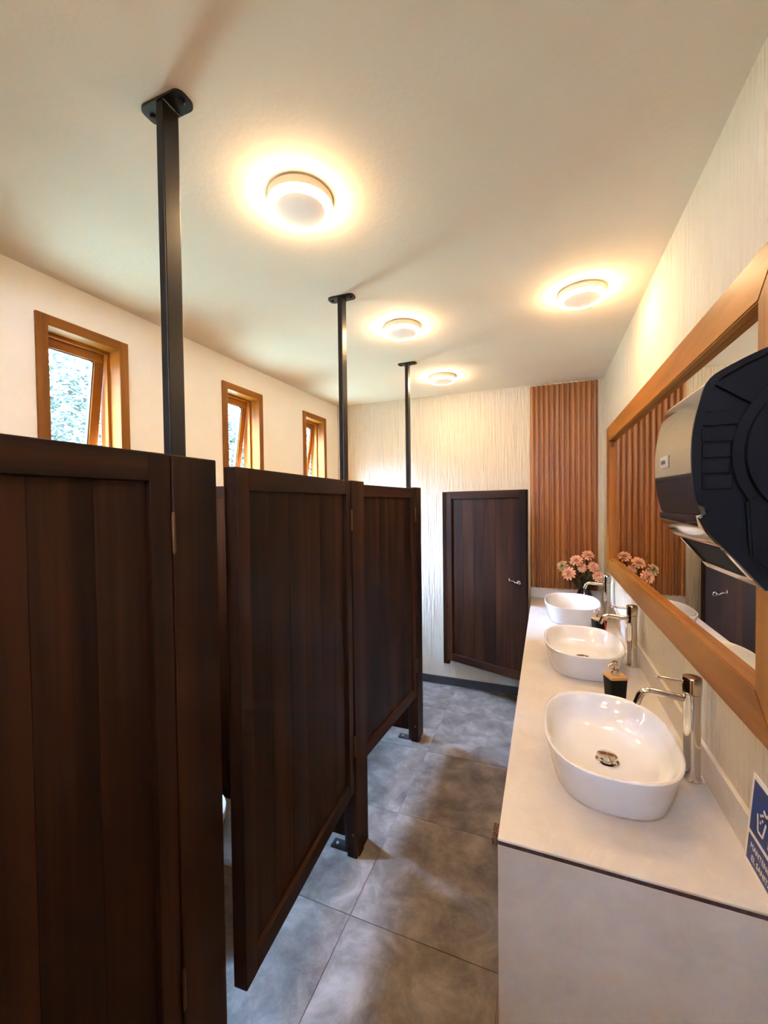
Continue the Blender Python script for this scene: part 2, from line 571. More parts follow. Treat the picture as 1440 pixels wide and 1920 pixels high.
def plate_poly(cx, cy, lx, ly, r, n=5):
    pts = []
    for sx, sy, a0 in ((1, 1, 0), (-1, 1, 90), (-1, -1, 180), (1, -1, 270)):
        for k in range(n):
            a = R(a0 + 90 * k / (n - 1))
            pts.append((cx + sx * (lx - r) + r * math.cos(a), cy + sy * (ly - r) + r * math.sin(a)))
    return pts


def make_post(py, dy0, dy1, dx, ztop, label):
    """steel tube from floor to ceiling with a wooden upright fixed to its front"""
    px = -0.840 + dx
    base = (px, py, 0)
    o = thing('stall_post', label, 'post', base, 0, 'steel posts carrying the toilet stall fronts')
    P = lambda nm, bm, mt, par=o, s=False: part(nm, bm, mt, par, s, base=base)
    st = P('steel_tube', box(new(), px - .011, px + .011, py - .022, py + .022, .004, ZC - .006, .0025), 'black_metal')
    P('ceiling_plate', prism(new(), plate_poly(px, py, .062, .026, .018), 'Z', ZC - .006, ZC - .0004), 'black_metal', st)
    P('foot_plate', prism(new(), plate_poly(px - .01, py, .075, .026, .006), 'Z', 0.0, .004), 'black_metal', st)
    for sx in (-.046, .046):
        b = new()
        bolt(b, px + sx, py, ZC - .006, .007, .006, True)
        P('bolt', b, 'black_metal', st)
    b = new()
    bolt(b, px - .06, py, .004, .007, .006)
    P('bolt', b, 'steel', st)
    w = new()
    for k in range(12):
        lathe(w, [(.002, ZC - .0095), (.0032, ZC - .008), (.002, ZC - .006)], px + .0125, py - .022 + k * .004, 6)
    P('weld_bead', w, 'black_metal', st)
    P('upright', box(new(), PX0 + dx, PX1 + dx, dy0, dy1, 0.0, ztop, .0025), 'dark_z')
    b = new()
    lathe(b, [(.005, 0), (.005, .002), (.003, .003)], 0, 0, 10)
    bmesh.ops.rotate(b, verts=b.verts, cent=(0, 0, 0), matrix=Matrix.Rotation(R(90), 3, 'X'))
    bmesh.ops.translate(b, verts=b.verts, vec=(PX0 + dx + .03, dy0, .105))
    P('screw_cap', b, 'brass')
    return o


make_post(-.140, -.202, -.079, .035, 1.689, 'black steel post beyond the free edge of the foreground stall door')
make_post(.717, .656, .782, .035, 1.689, 'black steel post with dark upright beside the foreground stall door')
make_post(1.654, 1.609, 1.736, 0, 1.680, 'middle black steel post, between the slightly open stall doors')
make_post(2.590, 2.553, 2.672, 0, 1.680, 'farthest black steel post, at the free end of the stall row')


def make_door(hx, hy, fx, fy, z0, z1, label, latch=False, boards=6, hinges=True):
    """leaf from hinge edge (hx, hy) to free edge (fx, fy); local x runs hinge to free, local y is the hall side normal"""
    d = Vector((fx - hx, fy - hy, 0))
    L = d.length
    ang = math.atan2(d.y, d.x)
    o = thing('stall_door', label, 'door', (hx, hy, 0), ang, 'dark stained toilet stall doors')
    sw, rw = .050, .060
    t = .040
    # hall side face at local y = 0, leaf body behind it
    fs = 1 if not latch else -1
    Y0, Y1 = (-t, 0)
    part('hinge_stile', box(new(), 0.001, sw, Y0, Y1, z0, z1, .002), 'dark_z', o)
    part('free_stile', box(new(), L - sw, L, Y0, Y1, z0, z1, .002), 'dark_z', o)
    part('top_rail', box(new(), sw, L - sw, Y0 + .0005, Y1 - .0005, z1 - rw, z1, .002), 'dark_x', o)
    part('bottom_rail', box(new(), sw, L - sw, Y0 + .0005, Y1 - .0005, z0, z0 + rw, .002), 'dark_x', o)
    bw = (L - 2 * sw) / boards
    for k in range(boards):
        part('board', box(new(), sw + k * bw + .0002, sw + (k + 1) * bw - .0002, Y0 + .013, Y1 - .014, z0 + rw - .004, z1 - rw + .004, .0008),
             'dark_z', o)
    for hz in (z1 - .17, z0 + .2):
        b = new()
        tube(b, [(-.001, Y1 + .003, hz - .04), (-.001, Y1 + .003, hz + .04)], .0045, 10)
        hg = part('hinge', b, 'brass', o, True)
        part('hinge_pin', lathe(new(), [(.0025, hz - .046), (.0035, hz - .044), (.0035, hz + .044), (.0025, hz + .046)], -.001, Y1 + .003, 8), 'brass', hg)
    if latch:
        lz = latch
        b = new()
        lathe(b, [(.015, 0), (.015, .004), (.011, .007), (.011, .012), (.004, .015)], 0, 0, 18)
        bmesh.ops.rotate(b, verts=b.verts, cent=(0, 0, 0), matrix=Matrix.Rotation(R(90), 3, 'X'))
        bmesh.ops.translate(b, verts=b.verts, vec=(L - .055, Y0, lz - .006))
        la = part('latch', b, 'chrome', o, True)
        b = new()
        pts = [(L - .055, Y0 - .013, lz - .006), (L - .072, Y0 - .017, lz - .008), (L - .09, Y0 - .017, lz + .003),
               (L - .108, Y0 - .017, lz + .004), (L - .121, Y0 - .017, lz + .001), (L - .123, Y0 - .014, lz + .02)]
        tube(b, pts, [.005, .0045, .0045, .0045, .005, .004], 10)
        part('latch_lever', b, 'chrome', la, True)
    return o


# hall side of the row faces +x: for a leaf running towards -y from its hinge, local +y is +x
make_door(-.748, .654, -.748, -.073, .31, 1.690, 'large dark stall door filling the lower left foreground')
make_door(-.784, 1.603, -.726, .832, .31, 1.677, 'dark stall door ajar into the aisle, between first and middle posts')
make_door(-.784, 2.549, -.838, 1.775, .31, 1.672, 'dark stall door between the middle post and the farthest post')
# the fourth leaf hangs on a wall jamb and stands open; its inner face is seen
hx, hy = -.757, 3.432
make_door(hx, hy, -.114, 3.185, .25, 1.667, 'dark wood stall door standing open against the back wall, with silver latch', latch=.985)
jb = part('wall_jamb', box(new(), -.812, -.762, 3.428, YB - .0005, .20, 1.667, .002), 'dark_z')
jb.data.transform(Matrix.Translation((.787, -3.45, -.2)))
jb.location = (-.787, 3.45, .2)
tag(jb, 'narrow dark wood jamb fixed to the back wall beside the open door', 'door jamb')


# partitions between the stalls
def make_partition(y, label):
    base = (-1.33, y, .065)
    o = thing('stall_partition', label, 'partition', base, 0, 'dark partitions between toilet stalls')
    P = lambda nm, bm, mt: part(nm, bm, mt, o, base=base)
    x0, x1, z0, z1 = XL + .0005, -.853, .065, 1.675
    P('stile', box(new(), x0, x0 + .05, y - .018, y + .018, z0, z1, .002), 'dark_z')
    P('stile', box(new(), x1 - .05, x1, y - .018, y + .018, z0, z1, .002), 'dark_z')
    P('rail', box(new(), x0 + .05, x1 - .05, y - .018, y + .018, z1 - .06, z1, .002), 'dark_x')
    P('rail', box(new(), x0 + .05, x1 - .05, y - .018, y + .018, z0, z0 + .06, .002), 'dark_x')
    n = 6
    bw = (x1 - x0 - .1) / n
    for k in range(n):
        P('board', box(new(), x0 + .05 + k * bw + .0003, x0 + .05 + (k + 1) * bw - .0003, y - .008, y + .008, z0 + .056, z1 - .056), 'dark_z')


make_partition(-.140, 'dark framed partition closing the foreground stall on its near side')
make_partition(.717, 'dark framed partition running back from the foreground steel post')
make_partition(1.654, 'dark framed partition seen in the gap beside the ajar door')
make_partition(2.590, 'dark framed partition running back from the farthest steel post')


# toilets
def ell(cx, cy, a, bb, z, n=28, sq=2.3, back=None):
    pts = []
    for k in range(n):
        t = 2 * math.pi * k / n
        c, s = math.cos(t), math.sin(t)
        x = cx + a * math.copysign(abs(c) ** (2 / sq), c)
        y = cy + bb * math.copysign(abs(s) ** (2 / sq), s)
        pts.append((x, y, z))
    return pts


def make_toilet(y, label):
    base = (-1.45, y, 0)
    o = thing('toilet', label, 'toilet', base, 0, 'white toilets in the stalls')
    o.scale = (.95, .95, .88)
    P = lambda nm, bm, mt='ceramic', par=o: part(nm, bm, mt, par, True, base=base)
    cx = -1.40
    P('bowl', rings_mesh(new(), [ell(-1.45, y, .20, .105, 0), ell(-1.45, y, .20, .105, .03), ell(-1.44, y, .19, .10, .12),
                                 ell(-1.41, y, .21, .13, .24), ell(cx, y, .235, .17, .345), ell(cx, y, .238, .175, .375),
                                 ell(cx, y, .215, .15, .38), ell(cx, y, .17, .11, .34), ell(cx, y, .10, .07, .25)]))
    P('seat', rings_mesh(new(), [ell(cx, y, .237, .176, .382), ell(cx, y, .240, .179, .39), ell(cx, y, .236, .175, .398),
                                 ell(cx, y, .232, .171, .399)]))
    P('lid', rings_mesh(new(), [ell(cx, y, .236, .175, .402), ell(cx, y, .239, .178, .410), ell(cx, y, .22, .16, .420)]))
    P('tank', box(new(), XL + .025, XL + .175, y - .18, y + .18, .36, .68, .02))
    P('tank_lid', box(new(), XL + .024, XL + .183, y - .188, y + .188, .681, .71, .01))
    b = new()
    lathe(b, [(.02, .71), (.02, .716), (.016, .719)], XL + .09, y, 16)
    P('flush_button', b, 'chrome')
    return o


make_toilet(1.185, 'white toilet behind the ajar stall door')
make_toilet(2.17, 'white toilet in the stall between the middle and farthest posts')

# ------------------------------------------------------------------ vanity
base = ((CX + .4) / 2, CY, 0)
va = thing('vanity_base', 'greige stone-faced vanity body under the worktop', 'vanity', base)
P = lambda nm, bm, mt, par=va: part(nm, bm, mt, par, base=base)
P('end_panel', box(new(), CX, .402, CY + .0005, CY + .015, 0.0, CT - .0145, .0012), 'counter_side')
P('front_panel', box(new(), CX + .012, CX + .024, CY + .015, YB - .002, 0.0, CT - .0145, .001), 'counter_side')
P('carcass', box(new(), CX + .024, .398, CY + .016, YB - .004, .02, CT - .016), 'raw_edge')
base = (.15, 2.2, CT - .014)
wt = thing('worktop', 'long pale beige worktop carrying the three washbasins', 'worktop', base)
P = lambda nm, bm, mt, par=wt: part(nm, bm, mt, par, base=base)
P('slab', box(new(), CX, .413, CY, YB - .001, CT - .005, CT, .001), 'counter')
P('raw_edge', box(new(), CX + .001, .412, CY + .001, YB - .002, CT - .014, CT - .0052), 'raw_edge')
P('backsplash', box(new(), .402, .4135, CY, YB - .014, CT + .0004, .902, .001), 'counter')
P('backsplash', box(new(), -.108, .401, YB - .013, YB - .001, CT + .0004, .896, .001), 'counter')
P('board_end', box(new(), CX - .013, CX - .0005, CY + .002, CY + .05, CT - .02, CT - .003, .0015), 'porous')


# ------------------------------------------------------------------ washbasins
def make_basin(cy, label):
    cx = .163
    base = (cx, cy, CT)
    o = thing('washbasin', label, 'washbasin', base, 0, 'white oval vessel basins on the worktop')
    a, bb = .169, .238

    def rg(off, z, sq=2.55, k=1.25):
        return ell(cx, cy, a + off, bb + off * k, CT + z, 64, sq)
    rings = [rg(-.033, 0.0005, k=1.4), rg(-.027, .004, k=1.4), rg(-.024, .012, k=1.4), rg(-.015, .05, k=1.4), rg(-.006, .09), rg(-.001, .108), rg(-.001, .1125),
             rg(-.004, .1145), rg(-.008, .1135), rg(-.012, .108), rg(-.021, .085, 2.5), rg(-.034, .058, 2.4), rg(-.055, .038, 2.3),
             rg(-.09, .027, 2.1), rg(-.125, .0235, 2.0, 1.55)]
    part('bowl', rings_mesh(new(), rings), 'ceramic', o, True, base=base)
    b = new()
    lathe(b, [(.031, .0238), (.031, .0262), (.027, .0275), (.022, .0270)], 0, 0, 28)
    bmesh.ops.translate(b, verts=b.verts, vec=(cx, cy - .005, CT))
    dr = part('drain', b, 'chrome', o, True, base=base)
    b = new()
    lathe(b, [(.010, .026), (.010, .034), (.0265, .036), (.028, .038), (.026, .041), (.016, .0435), (.004, .0445)], 0, 0, 28)
    bmesh.ops.translate(b, verts=b.verts, vec=(cx, cy - .005, CT))
    part('plug', b, 'chrome', dr, True, base=base)
    return o


BY = [1.305, 2.112, 2.925]
for y, lb in zip(BY, ('front white oval basin, closest to the blue sign', 'middle white oval basin of the three on the worktop',
                      'far white oval basin, below the pink flowers')):
    make_basin(y, lb)


# ------------------------------------------------------------------ faucets
def make_faucet(cy, label):
    cx = .372
    base = (cx, cy, CT)
    o = thing('faucet', label, 'faucet', base, 0, 'tall chrome faucets beside the basins')
    P = lambda nm, bm, par=o: part(nm, bm, 'chrome', par, True, base=base)
    zt = 1.097
    P('column', lathe(new(), [(.0245, CT + .0003), (.0245, CT + .004), (.0215, CT + .006), (.0205, CT + .012), (.0205, zt - .046), (.019, zt - .045)], cx, cy, 32))
    P('cap', lathe(new(), [(.0205, zt - .044), (.0232, zt - .043), (.0232, zt - .004), (.0215, zt - .0005), (.018, zt)], cx, cy, 32))
    z = 1.042
    pts = [(cx - .012, cy, z - .008), (cx - .095, cy, z)]
    cxx, rr = cx - .098, .026
    for k in range(0, 8):
        t = R(k * 10)
        pts.append((cxx - rr * math.sin(t), cy, z - rr + rr * math.cos(t)))
    e = Vector(pts[-1])
    dirv = Vector((-math.cos(R(70)), 0, -math.sin(R(70))))
    pts.append(tuple(e + dirv * .012))
    pts.append(tuple(e + dirv * .024))
    P('spout', tube(new(), pts, .0095, 18))
    P('lever', tube(new(), [(cx - .018, cy, zt - .016), (cx - .05, cy, zt - .0145), (cx - .082, cy, zt - .013), (cx - .084, cy, zt - .013)],
                    [.0042, .0042, .0048, .0044], 12))
    return o


for y, lb in zip((1.335, 2.155, 2.975), ('tall chrome faucet at the front basin beside the blue sign', 'tall chrome faucet at the middle basin',
                                         'tall chrome faucet at the far basin, in front of the flowers')):
    make_faucet(y, lb)


# ------------------------------------------------------------------ soap bottles
def make_bottle(x, y, rz, label, ribbon=False):
    o = thing('soap_dispenser', label, 'soap dispenser', (x, y, CT), rz, 'black soap bottles with bamboo lids')
    b = new()

    def sq(w, d, z, r=.006):
        return [(px, py, z) for px, py in plate_poly(0, 0, w, d, r, 4)]
    part('body', rings_mesh(new(), [sq(.0235, .0235, .0004), sq(.025, .025, .003), sq(.0305, .0305, .112)]), 'black_matte', o, True)
    part('lid', rings_mesh(new(), [sq(.0315, .0315, .1122), sq(.0315, .0315, .121), sq(.0305, .0305, .1225)]), 'bamboo', o, True)
    pm = part('pump', lathe(new(), [(.0155, .1226), (.0155, .138), (.0125, .141), (.005, .141), (.005, .155), (.0105, .155), (.0105, .167), (.0085, .170)], 0, 0, 24), 'chrome', o, True)
    t = new()
    tube(t, [(0, 0, .162), (-.016, -.006, .1625), (-.029, -.011, .158), (-.034, -.013, .152)], [.0072, .0064, .005, .004], 12)
    part('nozzle', t, 'chrome', pm, True)
    if ribbon:
        t = new()
        tube(t, [(.012, -.0335, .118), (.018, -.033, .09), (.022, -.0315, .05), (.026, -.03, .012)], .0035, 8)
        part('ribbon', t, 'red', o, True)
        t = new()
        for k in range(6):
            a = k * 1.05
            lathe(t, [(.001, .1235), (.006, .127), (.004, .133), (.001, .135)], .012 + .008 * math.cos(a), -.02 + .006 * math.sin(a), 7)
        part('bow', t, 'petal', o, True)
    return o


make_bottle(.240, 1.705, R(22), 'black soap bottle with bamboo lid behind the front basin')
make_bottle(.275, 2.515, R(20), 'black soap bottle with a red ribbon behind the middle basin', True)

# ------------------------------------------------------------------ slatted panel on the back wall
base = (-.108, YB, .897)
sp = thing('slat_panel', 'reddish brown vertical slatted wood panel behind the vanity', 'wall panel', base)
part('backing', box(new(), -.108, .374, YB - .006, YB - .0004, .897, 2.484), 'slat', sp, base=base)
NS = 13
pw = (.374 + .108) / NS
prof = []
for k in range(9):
    t = math.pi * k / 8
    prof.append((pw * .5 - pw * .40 * math.cos(t), -.006 - .017 * math.sin(t) ** .8))
prof = prof + [(pw * .90, -.0055), (pw * .10, -.0055)]
sl = None
for k in range(NS):
    if sl is None:
        sl = part('slat', prism(new(), prof, 'Z', 0, 2.484 - .897), 'slat', sp, True)
        s = sl
    else:
        s = bpy.data.objects.new('slat', sl.data)
        COL.objects.link(s)
        s.parent = sp
    s.location = (k * pw, 0, 0)

# ------------------------------------------------------------------ mirror
FX, GX = .386, .409
MY0, MY1, MZ0, MZ1, FWD = .92, 3.105, 1.108, 2.059, .096
base = (XR, (MY0 + MY1) / 2, MZ0)
mi = thing('wall_mirror', 'long wall mirror in a wide honey wood frame', 'mirror', base)
P = lambda nm, bm, mt, par=mi, s=False: part(nm, bm, mt, par, s, base=base)
P('glass', box(new(), GX, XR - .0005, MY0 + .03, MY1 - .03, MZ0 + .03, MZ1 - .03), 'mirror')


def frame_piece(nm, poly, mt):
    b = new()
    prism(b, poly, 'X', FX, GX - .0003)
    bmesh.ops.bevel(b, geom=[e for e in b.edges if all(abs(v.co.x - FX) < 1e-6 for v in e.verts)], offset=.003, segments=2, affect='EDGES')
    return P(nm, b, mt)


i0, i1, j0, j1 = MY0 + FWD, MY1 - FWD, MZ0 + FWD, MZ1 - FWD
frame_piece('frame_rail', [(MY0, MZ1), (MY1, MZ1), (i1, j1), (i0, j1)], 'honey_y')
frame_piece('frame_rail', [(MY0, MZ0), (i0, j0), (i1, j0), (MY1, MZ0)], 'honey_y')
frame_piece('frame_stile', [(MY0, MZ0), (MY0, MZ1), (i0, j1), (i0, j0)], 'honey_z')
frame_piece('frame_stile', [(MY1, MZ0), (i1, j0), (i1, j1), (MY1, MZ1)], 'honey_z')
P('wall_strip', box(new(), GX + .0005, XR - .0003, MY0 + .002, MY0 + .028, MZ0 + .002, MZ1 - .002), 'honey_z')
b = new()
box(b, GX - .006, GX - .0005, i1 - .016, i1 - .004, j1 - .04, j1 - .012, .001)
P('mirror_clip', b, 'brass')

# ------------------------------------------------------------------ paper towel dispenser
D0, D1 = .680, .882
base = (XR, (D0 + D1) / 2, 1.46)
dp = thing('towel_dispenser', 'black paper towel dispenser with smoked front and chrome slot', 'towel dispenser', base)
P = lambda nm, bm, mt, par=dp, s=False: part(nm, bm, mt, par, s, base=base)
front = [(.305, 1.786), (.269, 1.774), (.236, 1.759), (.208, 1.741), (.197, 1.712), (.190, 1.676), (.188, 1.643), (.1895, 1.607),
         (.194, 1.578), (.199, 1.559)]
def smooth_line(p, n=4):
    out_ = []
    for i in range(len(p) - 1):
        a, b_, c, d = (Vector(p[max(i - 1, 0)]), Vector(p[i]), Vector(p[i + 1]), Vector(p[min(i + 2, len(p) - 1)]))
        for k in range(n):
            t = k / n
            q = .5 * ((2 * b_) + (c - a) * t + (2 * a - 5 * b_ + 4 * c - d) * t * t + (3 * b_ - a - 3 * c + d) * t ** 3)
            out_.append((q.x, q.y))
    return out_ + [p[-1]]


front = smooth_line(front)
lip = [(.214, 1.545), (.262, 1.474)]
side = [(XR - .0006, 1.800), (.36, 1.797)] + front + lip + [(.30, 1.462), (XR - .0006, 1.462)]
ins = [(x + (.004 if x < .36 else 0), z + (-.004 if z > 1.7 else .003)) for x, z in side]
b = new()
prism(b, ins, 'Y', D0 + .004, D1 - .003)
bmesh.ops.bevel(b, geom=[e for e in b.edges if abs(e.verts[0].co.y - e.verts[1].co.y) < 1e-6], offset=.004, segments=2, affect='EDGES')
P('body', b, 'black_plastic')
# smoked cover wraps the front from the top edge to the slot
inner = [(x + .0062, z - (.004 if z > 1.7 else 0)) for x, z in front]
b = new()
poly = front + list(reversed(inner))
rows = []
prism(b, poly, 'Y', D0 + .0005, D1)
P('smoked_cover', b, 'smoke', s=True)
b = new()
prism(b, [(x - .0012, z + .0012) for x, z in front[3:34]] + list(reversed([(x + .008, z - .003) for x, z in front[3:34]])), 'Y', D0 - .004, D0 + .0003)
P('cover_rim', b, 'black_plastic', s=True)
# brand tag on the cover
b = new()
box(b, .1858, .1884, .794, .836, 1.6325, 1.6525, .001)
lg = P('tag', b, 'label_grey')
b = new()
for k in range(8):
    box(b, .1850, .1857, .803 + k * .0031, .8048 + k * .0031, 1.639 + (k % 3) * .0004, 1.6445 + (k % 2) * .0012)
P('tag_print', b, 'ink', lg)
# chrome nose above the slot and frame round it
nrm = Vector((lip[1][0] - lip[0][0], 0, lip[1][1] - lip[0][1])).normalized()
out = Vector((nrm.z, 0, -nrm.x))          # points down and away from the wall
if out.z > 0:
    out = -out


def onlip(t, o=0.0):
    p = Vector((.199, 0, 1.557)).lerp(Vector((.270, 0, 1.466)), t) + out * o
    return (p.x, p.z)


b = new()
prism(b, [onlip(-.02, .003), onlip(.10, .010), onlip(.22, .0085), onlip(.36, .009), onlip(.44, .006), onlip(.44, -.004), onlip(0, -.004)],
      'Y', D0 + .007, D1 - .0005)
P('chrome_nose', b, 'chrome', s=True)
b = new()
prism(b, [onlip(.445, .002), onlip(.90, .002), onlip(.90, -.006), onlip(.445, -.006)], 'Y', D0 + .022, D1 - .010)
P('slot', b, 'black_matte')
for nm, t0, t1, a, c in (('slot_frame', .90, 1.02, D0 + .007, D1 - .0005), ('slot_frame', .446, .898, D0 + .007, D0 + .021), ('slot_frame', .446, .898, D1 - .009, D1 - .0005)):
    b = new()
    prism(b, [onlip(t0, .006), onlip(t1, .006), onlip(t1, -.004), onlip(t0, -.004)], 'Y', a, c)
    bmesh.ops.bevel(b, geom=list(b.edges), offset=.001, segments=1, affect='EDGES')
    P(nm, b, 'chrome')
b = new()
prism(b, [onlip(.02, .002), onlip(.25, .008), onlip(.6, .006), onlip(1.05, .005), onlip(1.05, -.02), onlip(0, -.012)], 'Y', D0 - .0005, D0 + .0062)
P('slot_cheek', b, 'black_plastic', s=True)
# moulded side: round boss, ribs, groove and lower panel
ccx, ccz, crr = .345, 1.640, .100
b = new()
pl = [(ccx + crr * math.cos(2 * math.pi * k / 56), ccz + crr * math.sin(2 * math.pi * k / 56)) for k in range(56)]
pl = [(min(x, XR - .002), z) for x, z in pl]
prism(b, pl, 'Y', D0 - .010, D0 + .006)
P('round_boss', b, 'black_plastic', s=False)
b = new()
n = 40
ro, ri = crr + .013, crr + .0005
arc = [R(95 + 150 * k / n) for k in range(n + 1)]
poly = [(ccx + ro * math.cos(t), ccz + ro * math.sin(t)) for t in arc] + [(ccx + ri * math.cos(t), ccz + ri * math.sin(t)) for t in reversed(arc)]
prism(b, poly, 'Y', D0 - .003, D0 + .006)
P('boss_ring', b, 'black_plastic')
for k in range(5):
    z = 1.700 - .0215 * k
    xr_ = ccx - math.sqrt(max(ro ** 2 - (z - ccz) ** 2, 0)) - .001
    b = new()
    box(b, .2005, xr_, D0 + .001, D0 + .006, z - .0205, z - .0015, .0012)
    P('side_rib', b, 'black_plastic')
b = new()
prism(b, [(.212, 1.735), (.226, 1.741), (.262, 1.714), (.252, 1.706)], 'Y', D0 - .002, D0 + .006)
P('side_bridge', b, 'black_plastic')
b = new()
prism(b, [(.247, 1.578), (.258, 1.585), (.30, 1.545), (.40, 1.53), (.40, 1.47), (.285, 1.47), (.252, 1.50)], 'Y', D0 - .006, D0 + .006)
bmesh.ops.bevel(b, geom=list(b.edges), offset=.003, segments=2, affect='EDGES')
P('lower_panel', b, 'black_plastic')

# ------------------------------------------------------------------ blue sign leaning on the backsplash
SW, SH = .205, .188
sg = bpy.data.objects.new('notice_sign', None)
COL.objects.link(sg)
tag(sg, 'small blue and white notice leaning on the backsplash', 'sign')
sg.location = (.3935, 1.077, CT + .001)
# local x runs towards the camera (-y), local y up the card, local z out to the hall (-x)
lean = math.atan2(.0155, SH)
upv = Vector((math.sin(lean), 0, math.cos(lean)))
rv = Vector((0, -1, 0))
nv = rv.cross(upv)
sg.rotation_euler = Matrix((rv, upv, nv)).transposed().to_euler()
part('card', box(new(), 0, SW, 0, SH, -.003, 0, .0006), 'sign_white', sg)
part('blue_field', box(new(), .010, SW - .010, .073, SH - .010, .0001, .0006), 'sign_blue', sg)
part('blue_band', box(new(), .010, SW - .010, .010, .064, .0001, .0006), 'sign_blue', sg)


def stroke(bm, p, q, w):
    p, q = Vector(p), Vector(q)
    d = (q - p).normalized()
    n_ = Vector((-d.y, d.x)) * w / 2
    pts = [p + n_, q + n_, q - n_, p - n_]
    prism(bm, [(v.x, v.y) for v in pts], 'Z', .0007, .0011)


b = new()
for p, q in (((.036, .122), (.043, .090)), ((.043, .090), (.062, .090)), ((.062, .090), (.069, .122))):
    stroke(b, p, q, .005)
part('bin_symbol', b, 'sign_white', sg)
b = new()
for cx_, cy_ in ((.049, .112), (.056, .120), (.048, .126), (.055, .131)):
    prism(b, [(cx_ + .003 * math.cos(k * math.pi / 4), cy_ + .003 * math.sin(k * math.pi / 4)) for k in range(8)], 'Z', .0007, .0011)
part('paper_bits', b, 'sign_white', sg)
b = new()
for p, q in (((.056, .142), (.066, .136)), ((.066, .136), (.080, .146)), ((.080, .146), (.098, .146))):
    stroke(b, p, q, .006)
part('hand_symbol', b, 'sign_white', sg)
b = new()
lathe(b, [(.011, .0007), (.011, .0011)], .098, .163, 20)
for x in (.088, .108):
    stroke(b, (x, .084), (x, .118), .010)
stroke(b, (.098, .108), (.098, .150), .026)
stroke(b, (.118, .118), (.122, .146), .007)
part('figure_symbol', b, 'sign_white', sg)
for body_, sz, y_ in (('MANTENGA LIMPIO', .0165, .041), ('EL SANITARIO', .0165, .019)):
    cu = bpy.data.curves.new('lettering', 'FONT')
    cu.body = body_
    cu.size = sz
    cu.extrude = .0002
    cu.align_x = 'LEFT'
    cu.materials.append(M['sign_white'])
    tmp = bpy.data.objects.new('lettering_curve', cu)
    COL.objects.link(tmp)
    bpy.context.view_layer.update()
    me_ = bpy.data.meshes.new_from_object(tmp.evaluated_get(bpy.context.evaluated_depsgraph_get()))
    bpy.data.objects.remove(tmp)
    to = bpy.data.objects.new('lettering', me_)
    COL.objects.link(to)
    to.parent = sg
    to.location = (.022 if y_ > .03 else .030, y_, .0009)


# ------------------------------------------------------------------ ceiling lights
def make_lamp(x, y, label):
    base = (x, y, ZC)
    o = thing('ceiling_light', label, 'ceiling light', base, 0, 'round warm ceiling lights')
    P = lambda nm, bm, mt: part(nm, bm, mt, o, True, base=base)
    P('housing', lathe(new(), [(.092, ZC - .0005), (.092, ZC - .003), (.097, ZC - .004), (.097, ZC - .026), (.073, ZC - .026)], x, y, 48), 'lamp_white')
    P('glowing_ring', lathe(new(), [(.0965, ZC - .0262), (.0965, ZC - .032), (.0945, ZC - .0358), (.090, ZC - .037), (.0742, ZC - .037), (.0735, ZC - .0365), (.0735, ZC - .0265)], x, y, 48, False, False), 'lamp_glow')
    P('centre_disc', lathe(new(), [(.073, ZC - .0265), (.073, ZC - .0366), (.072, ZC - .0372), (.02, ZC - .0374)], x, y, 48), 'lamp_disc')
    return o


for (x, y), lb in zip([(-.680, 1.075), (-.690, 2.045), (-.692, 2.960), (.154, 2.012), (-.685, .115), (.154, -.55)],  # last two are out of view, added to brighten the near end
                      ('largest lit round ceiling light, between the first and middle steel posts', 'lit round ceiling light between the middle and farthest steel posts',
                       'smallest lit round ceiling light, by the back wall', 'lit round ceiling light close to the mirror wall',
                       'unseen round ceiling light added above the foreground stall door', 'unseen round ceiling light added near the entrance, on the mirror wall side')):
    make_lamp(x, y, lb)

# ------------------------------------------------------------------ flowers
VX, VY = .268, 3.315
vs = part('vase', lathe(new(), [(.040, 0.0004), (.044, .004), (.052, .04), (.050, .085), (.040, .11), (.038, .118), (.034, .118), (.034, .06)], 0, 0, 32), 'vase', None, True)
vs.location = (VX, VY, CT)
tag(vs, 'dark glazed vase holding pink flowers at the end of the worktop', 'vase')


def petal(bm, c, yaw, tilt, ln, wd):
    """curved kite of 2x3 quads with its root at c"""
    m_ = Matrix.Translation(c) @ Matrix.Rotation(yaw, 4, 'Z') @ Matrix.Rotation(-tilt, 4, 'Y')
    rows = []
    for k in range(4):
        t = k / 3
        w = wd * (.35 + 1.1 * t - .95 * t * t * t)
        lift = .18 * ln * math.sin(t * 2.6)
        rows.append([bm.verts.new(m_ @ Vector((ln * t, s * w / 2, lift + .06 * ln * abs(s)))) for s in (-1, 0, 1)])
    for a, c_ in zip(rows[:-1], rows[1:]):
        for i in range(2):
            bm.faces.new((a[i], a[i + 1], c_[i + 1], c_[i]))


def make_flower(px, py, pz, r, mat, label, face):
    o = thing('flower', label, 'flower', (VX, VY, CT + .05), 0, 'artificial flowers in the dark vase')
    head = Vector((px - VX, py - VY, pz - CT - .05))
    b = new()
    for ring, (n_, tl, ln) in enumerate(((12, 2, 1.0), (11, 22, .9), (9, 42, .72), (7, 60, .52), (4, 76, .34))):
        for k in range(n_):
            petal(b, (0, 0, .004 * ring), 2 * math.pi * k / n_ + ring * .4 + random.uniform(-.1, .1), R(tl + random.uniform(-6, 6)), r * ln, r * .48)
    q = Vector((0, 0, 1)).rotation_difference(Vector(face).normalized())
    bmesh.ops.rotate(b, verts=b.verts, cent=(0, 0, 0), matrix=q.to_matrix())
    bmesh.ops.translate(b, verts=b.verts, vec=head)
    bl = part('bloom', b, mat, o)
    mid = head * .5 + Vector((0, 0, .02))
    part('stem', tube(new(), [(0, 0, 0), mid, head - Vector(face).normalized() * .004], .0022, 6), 'twig', o, True)


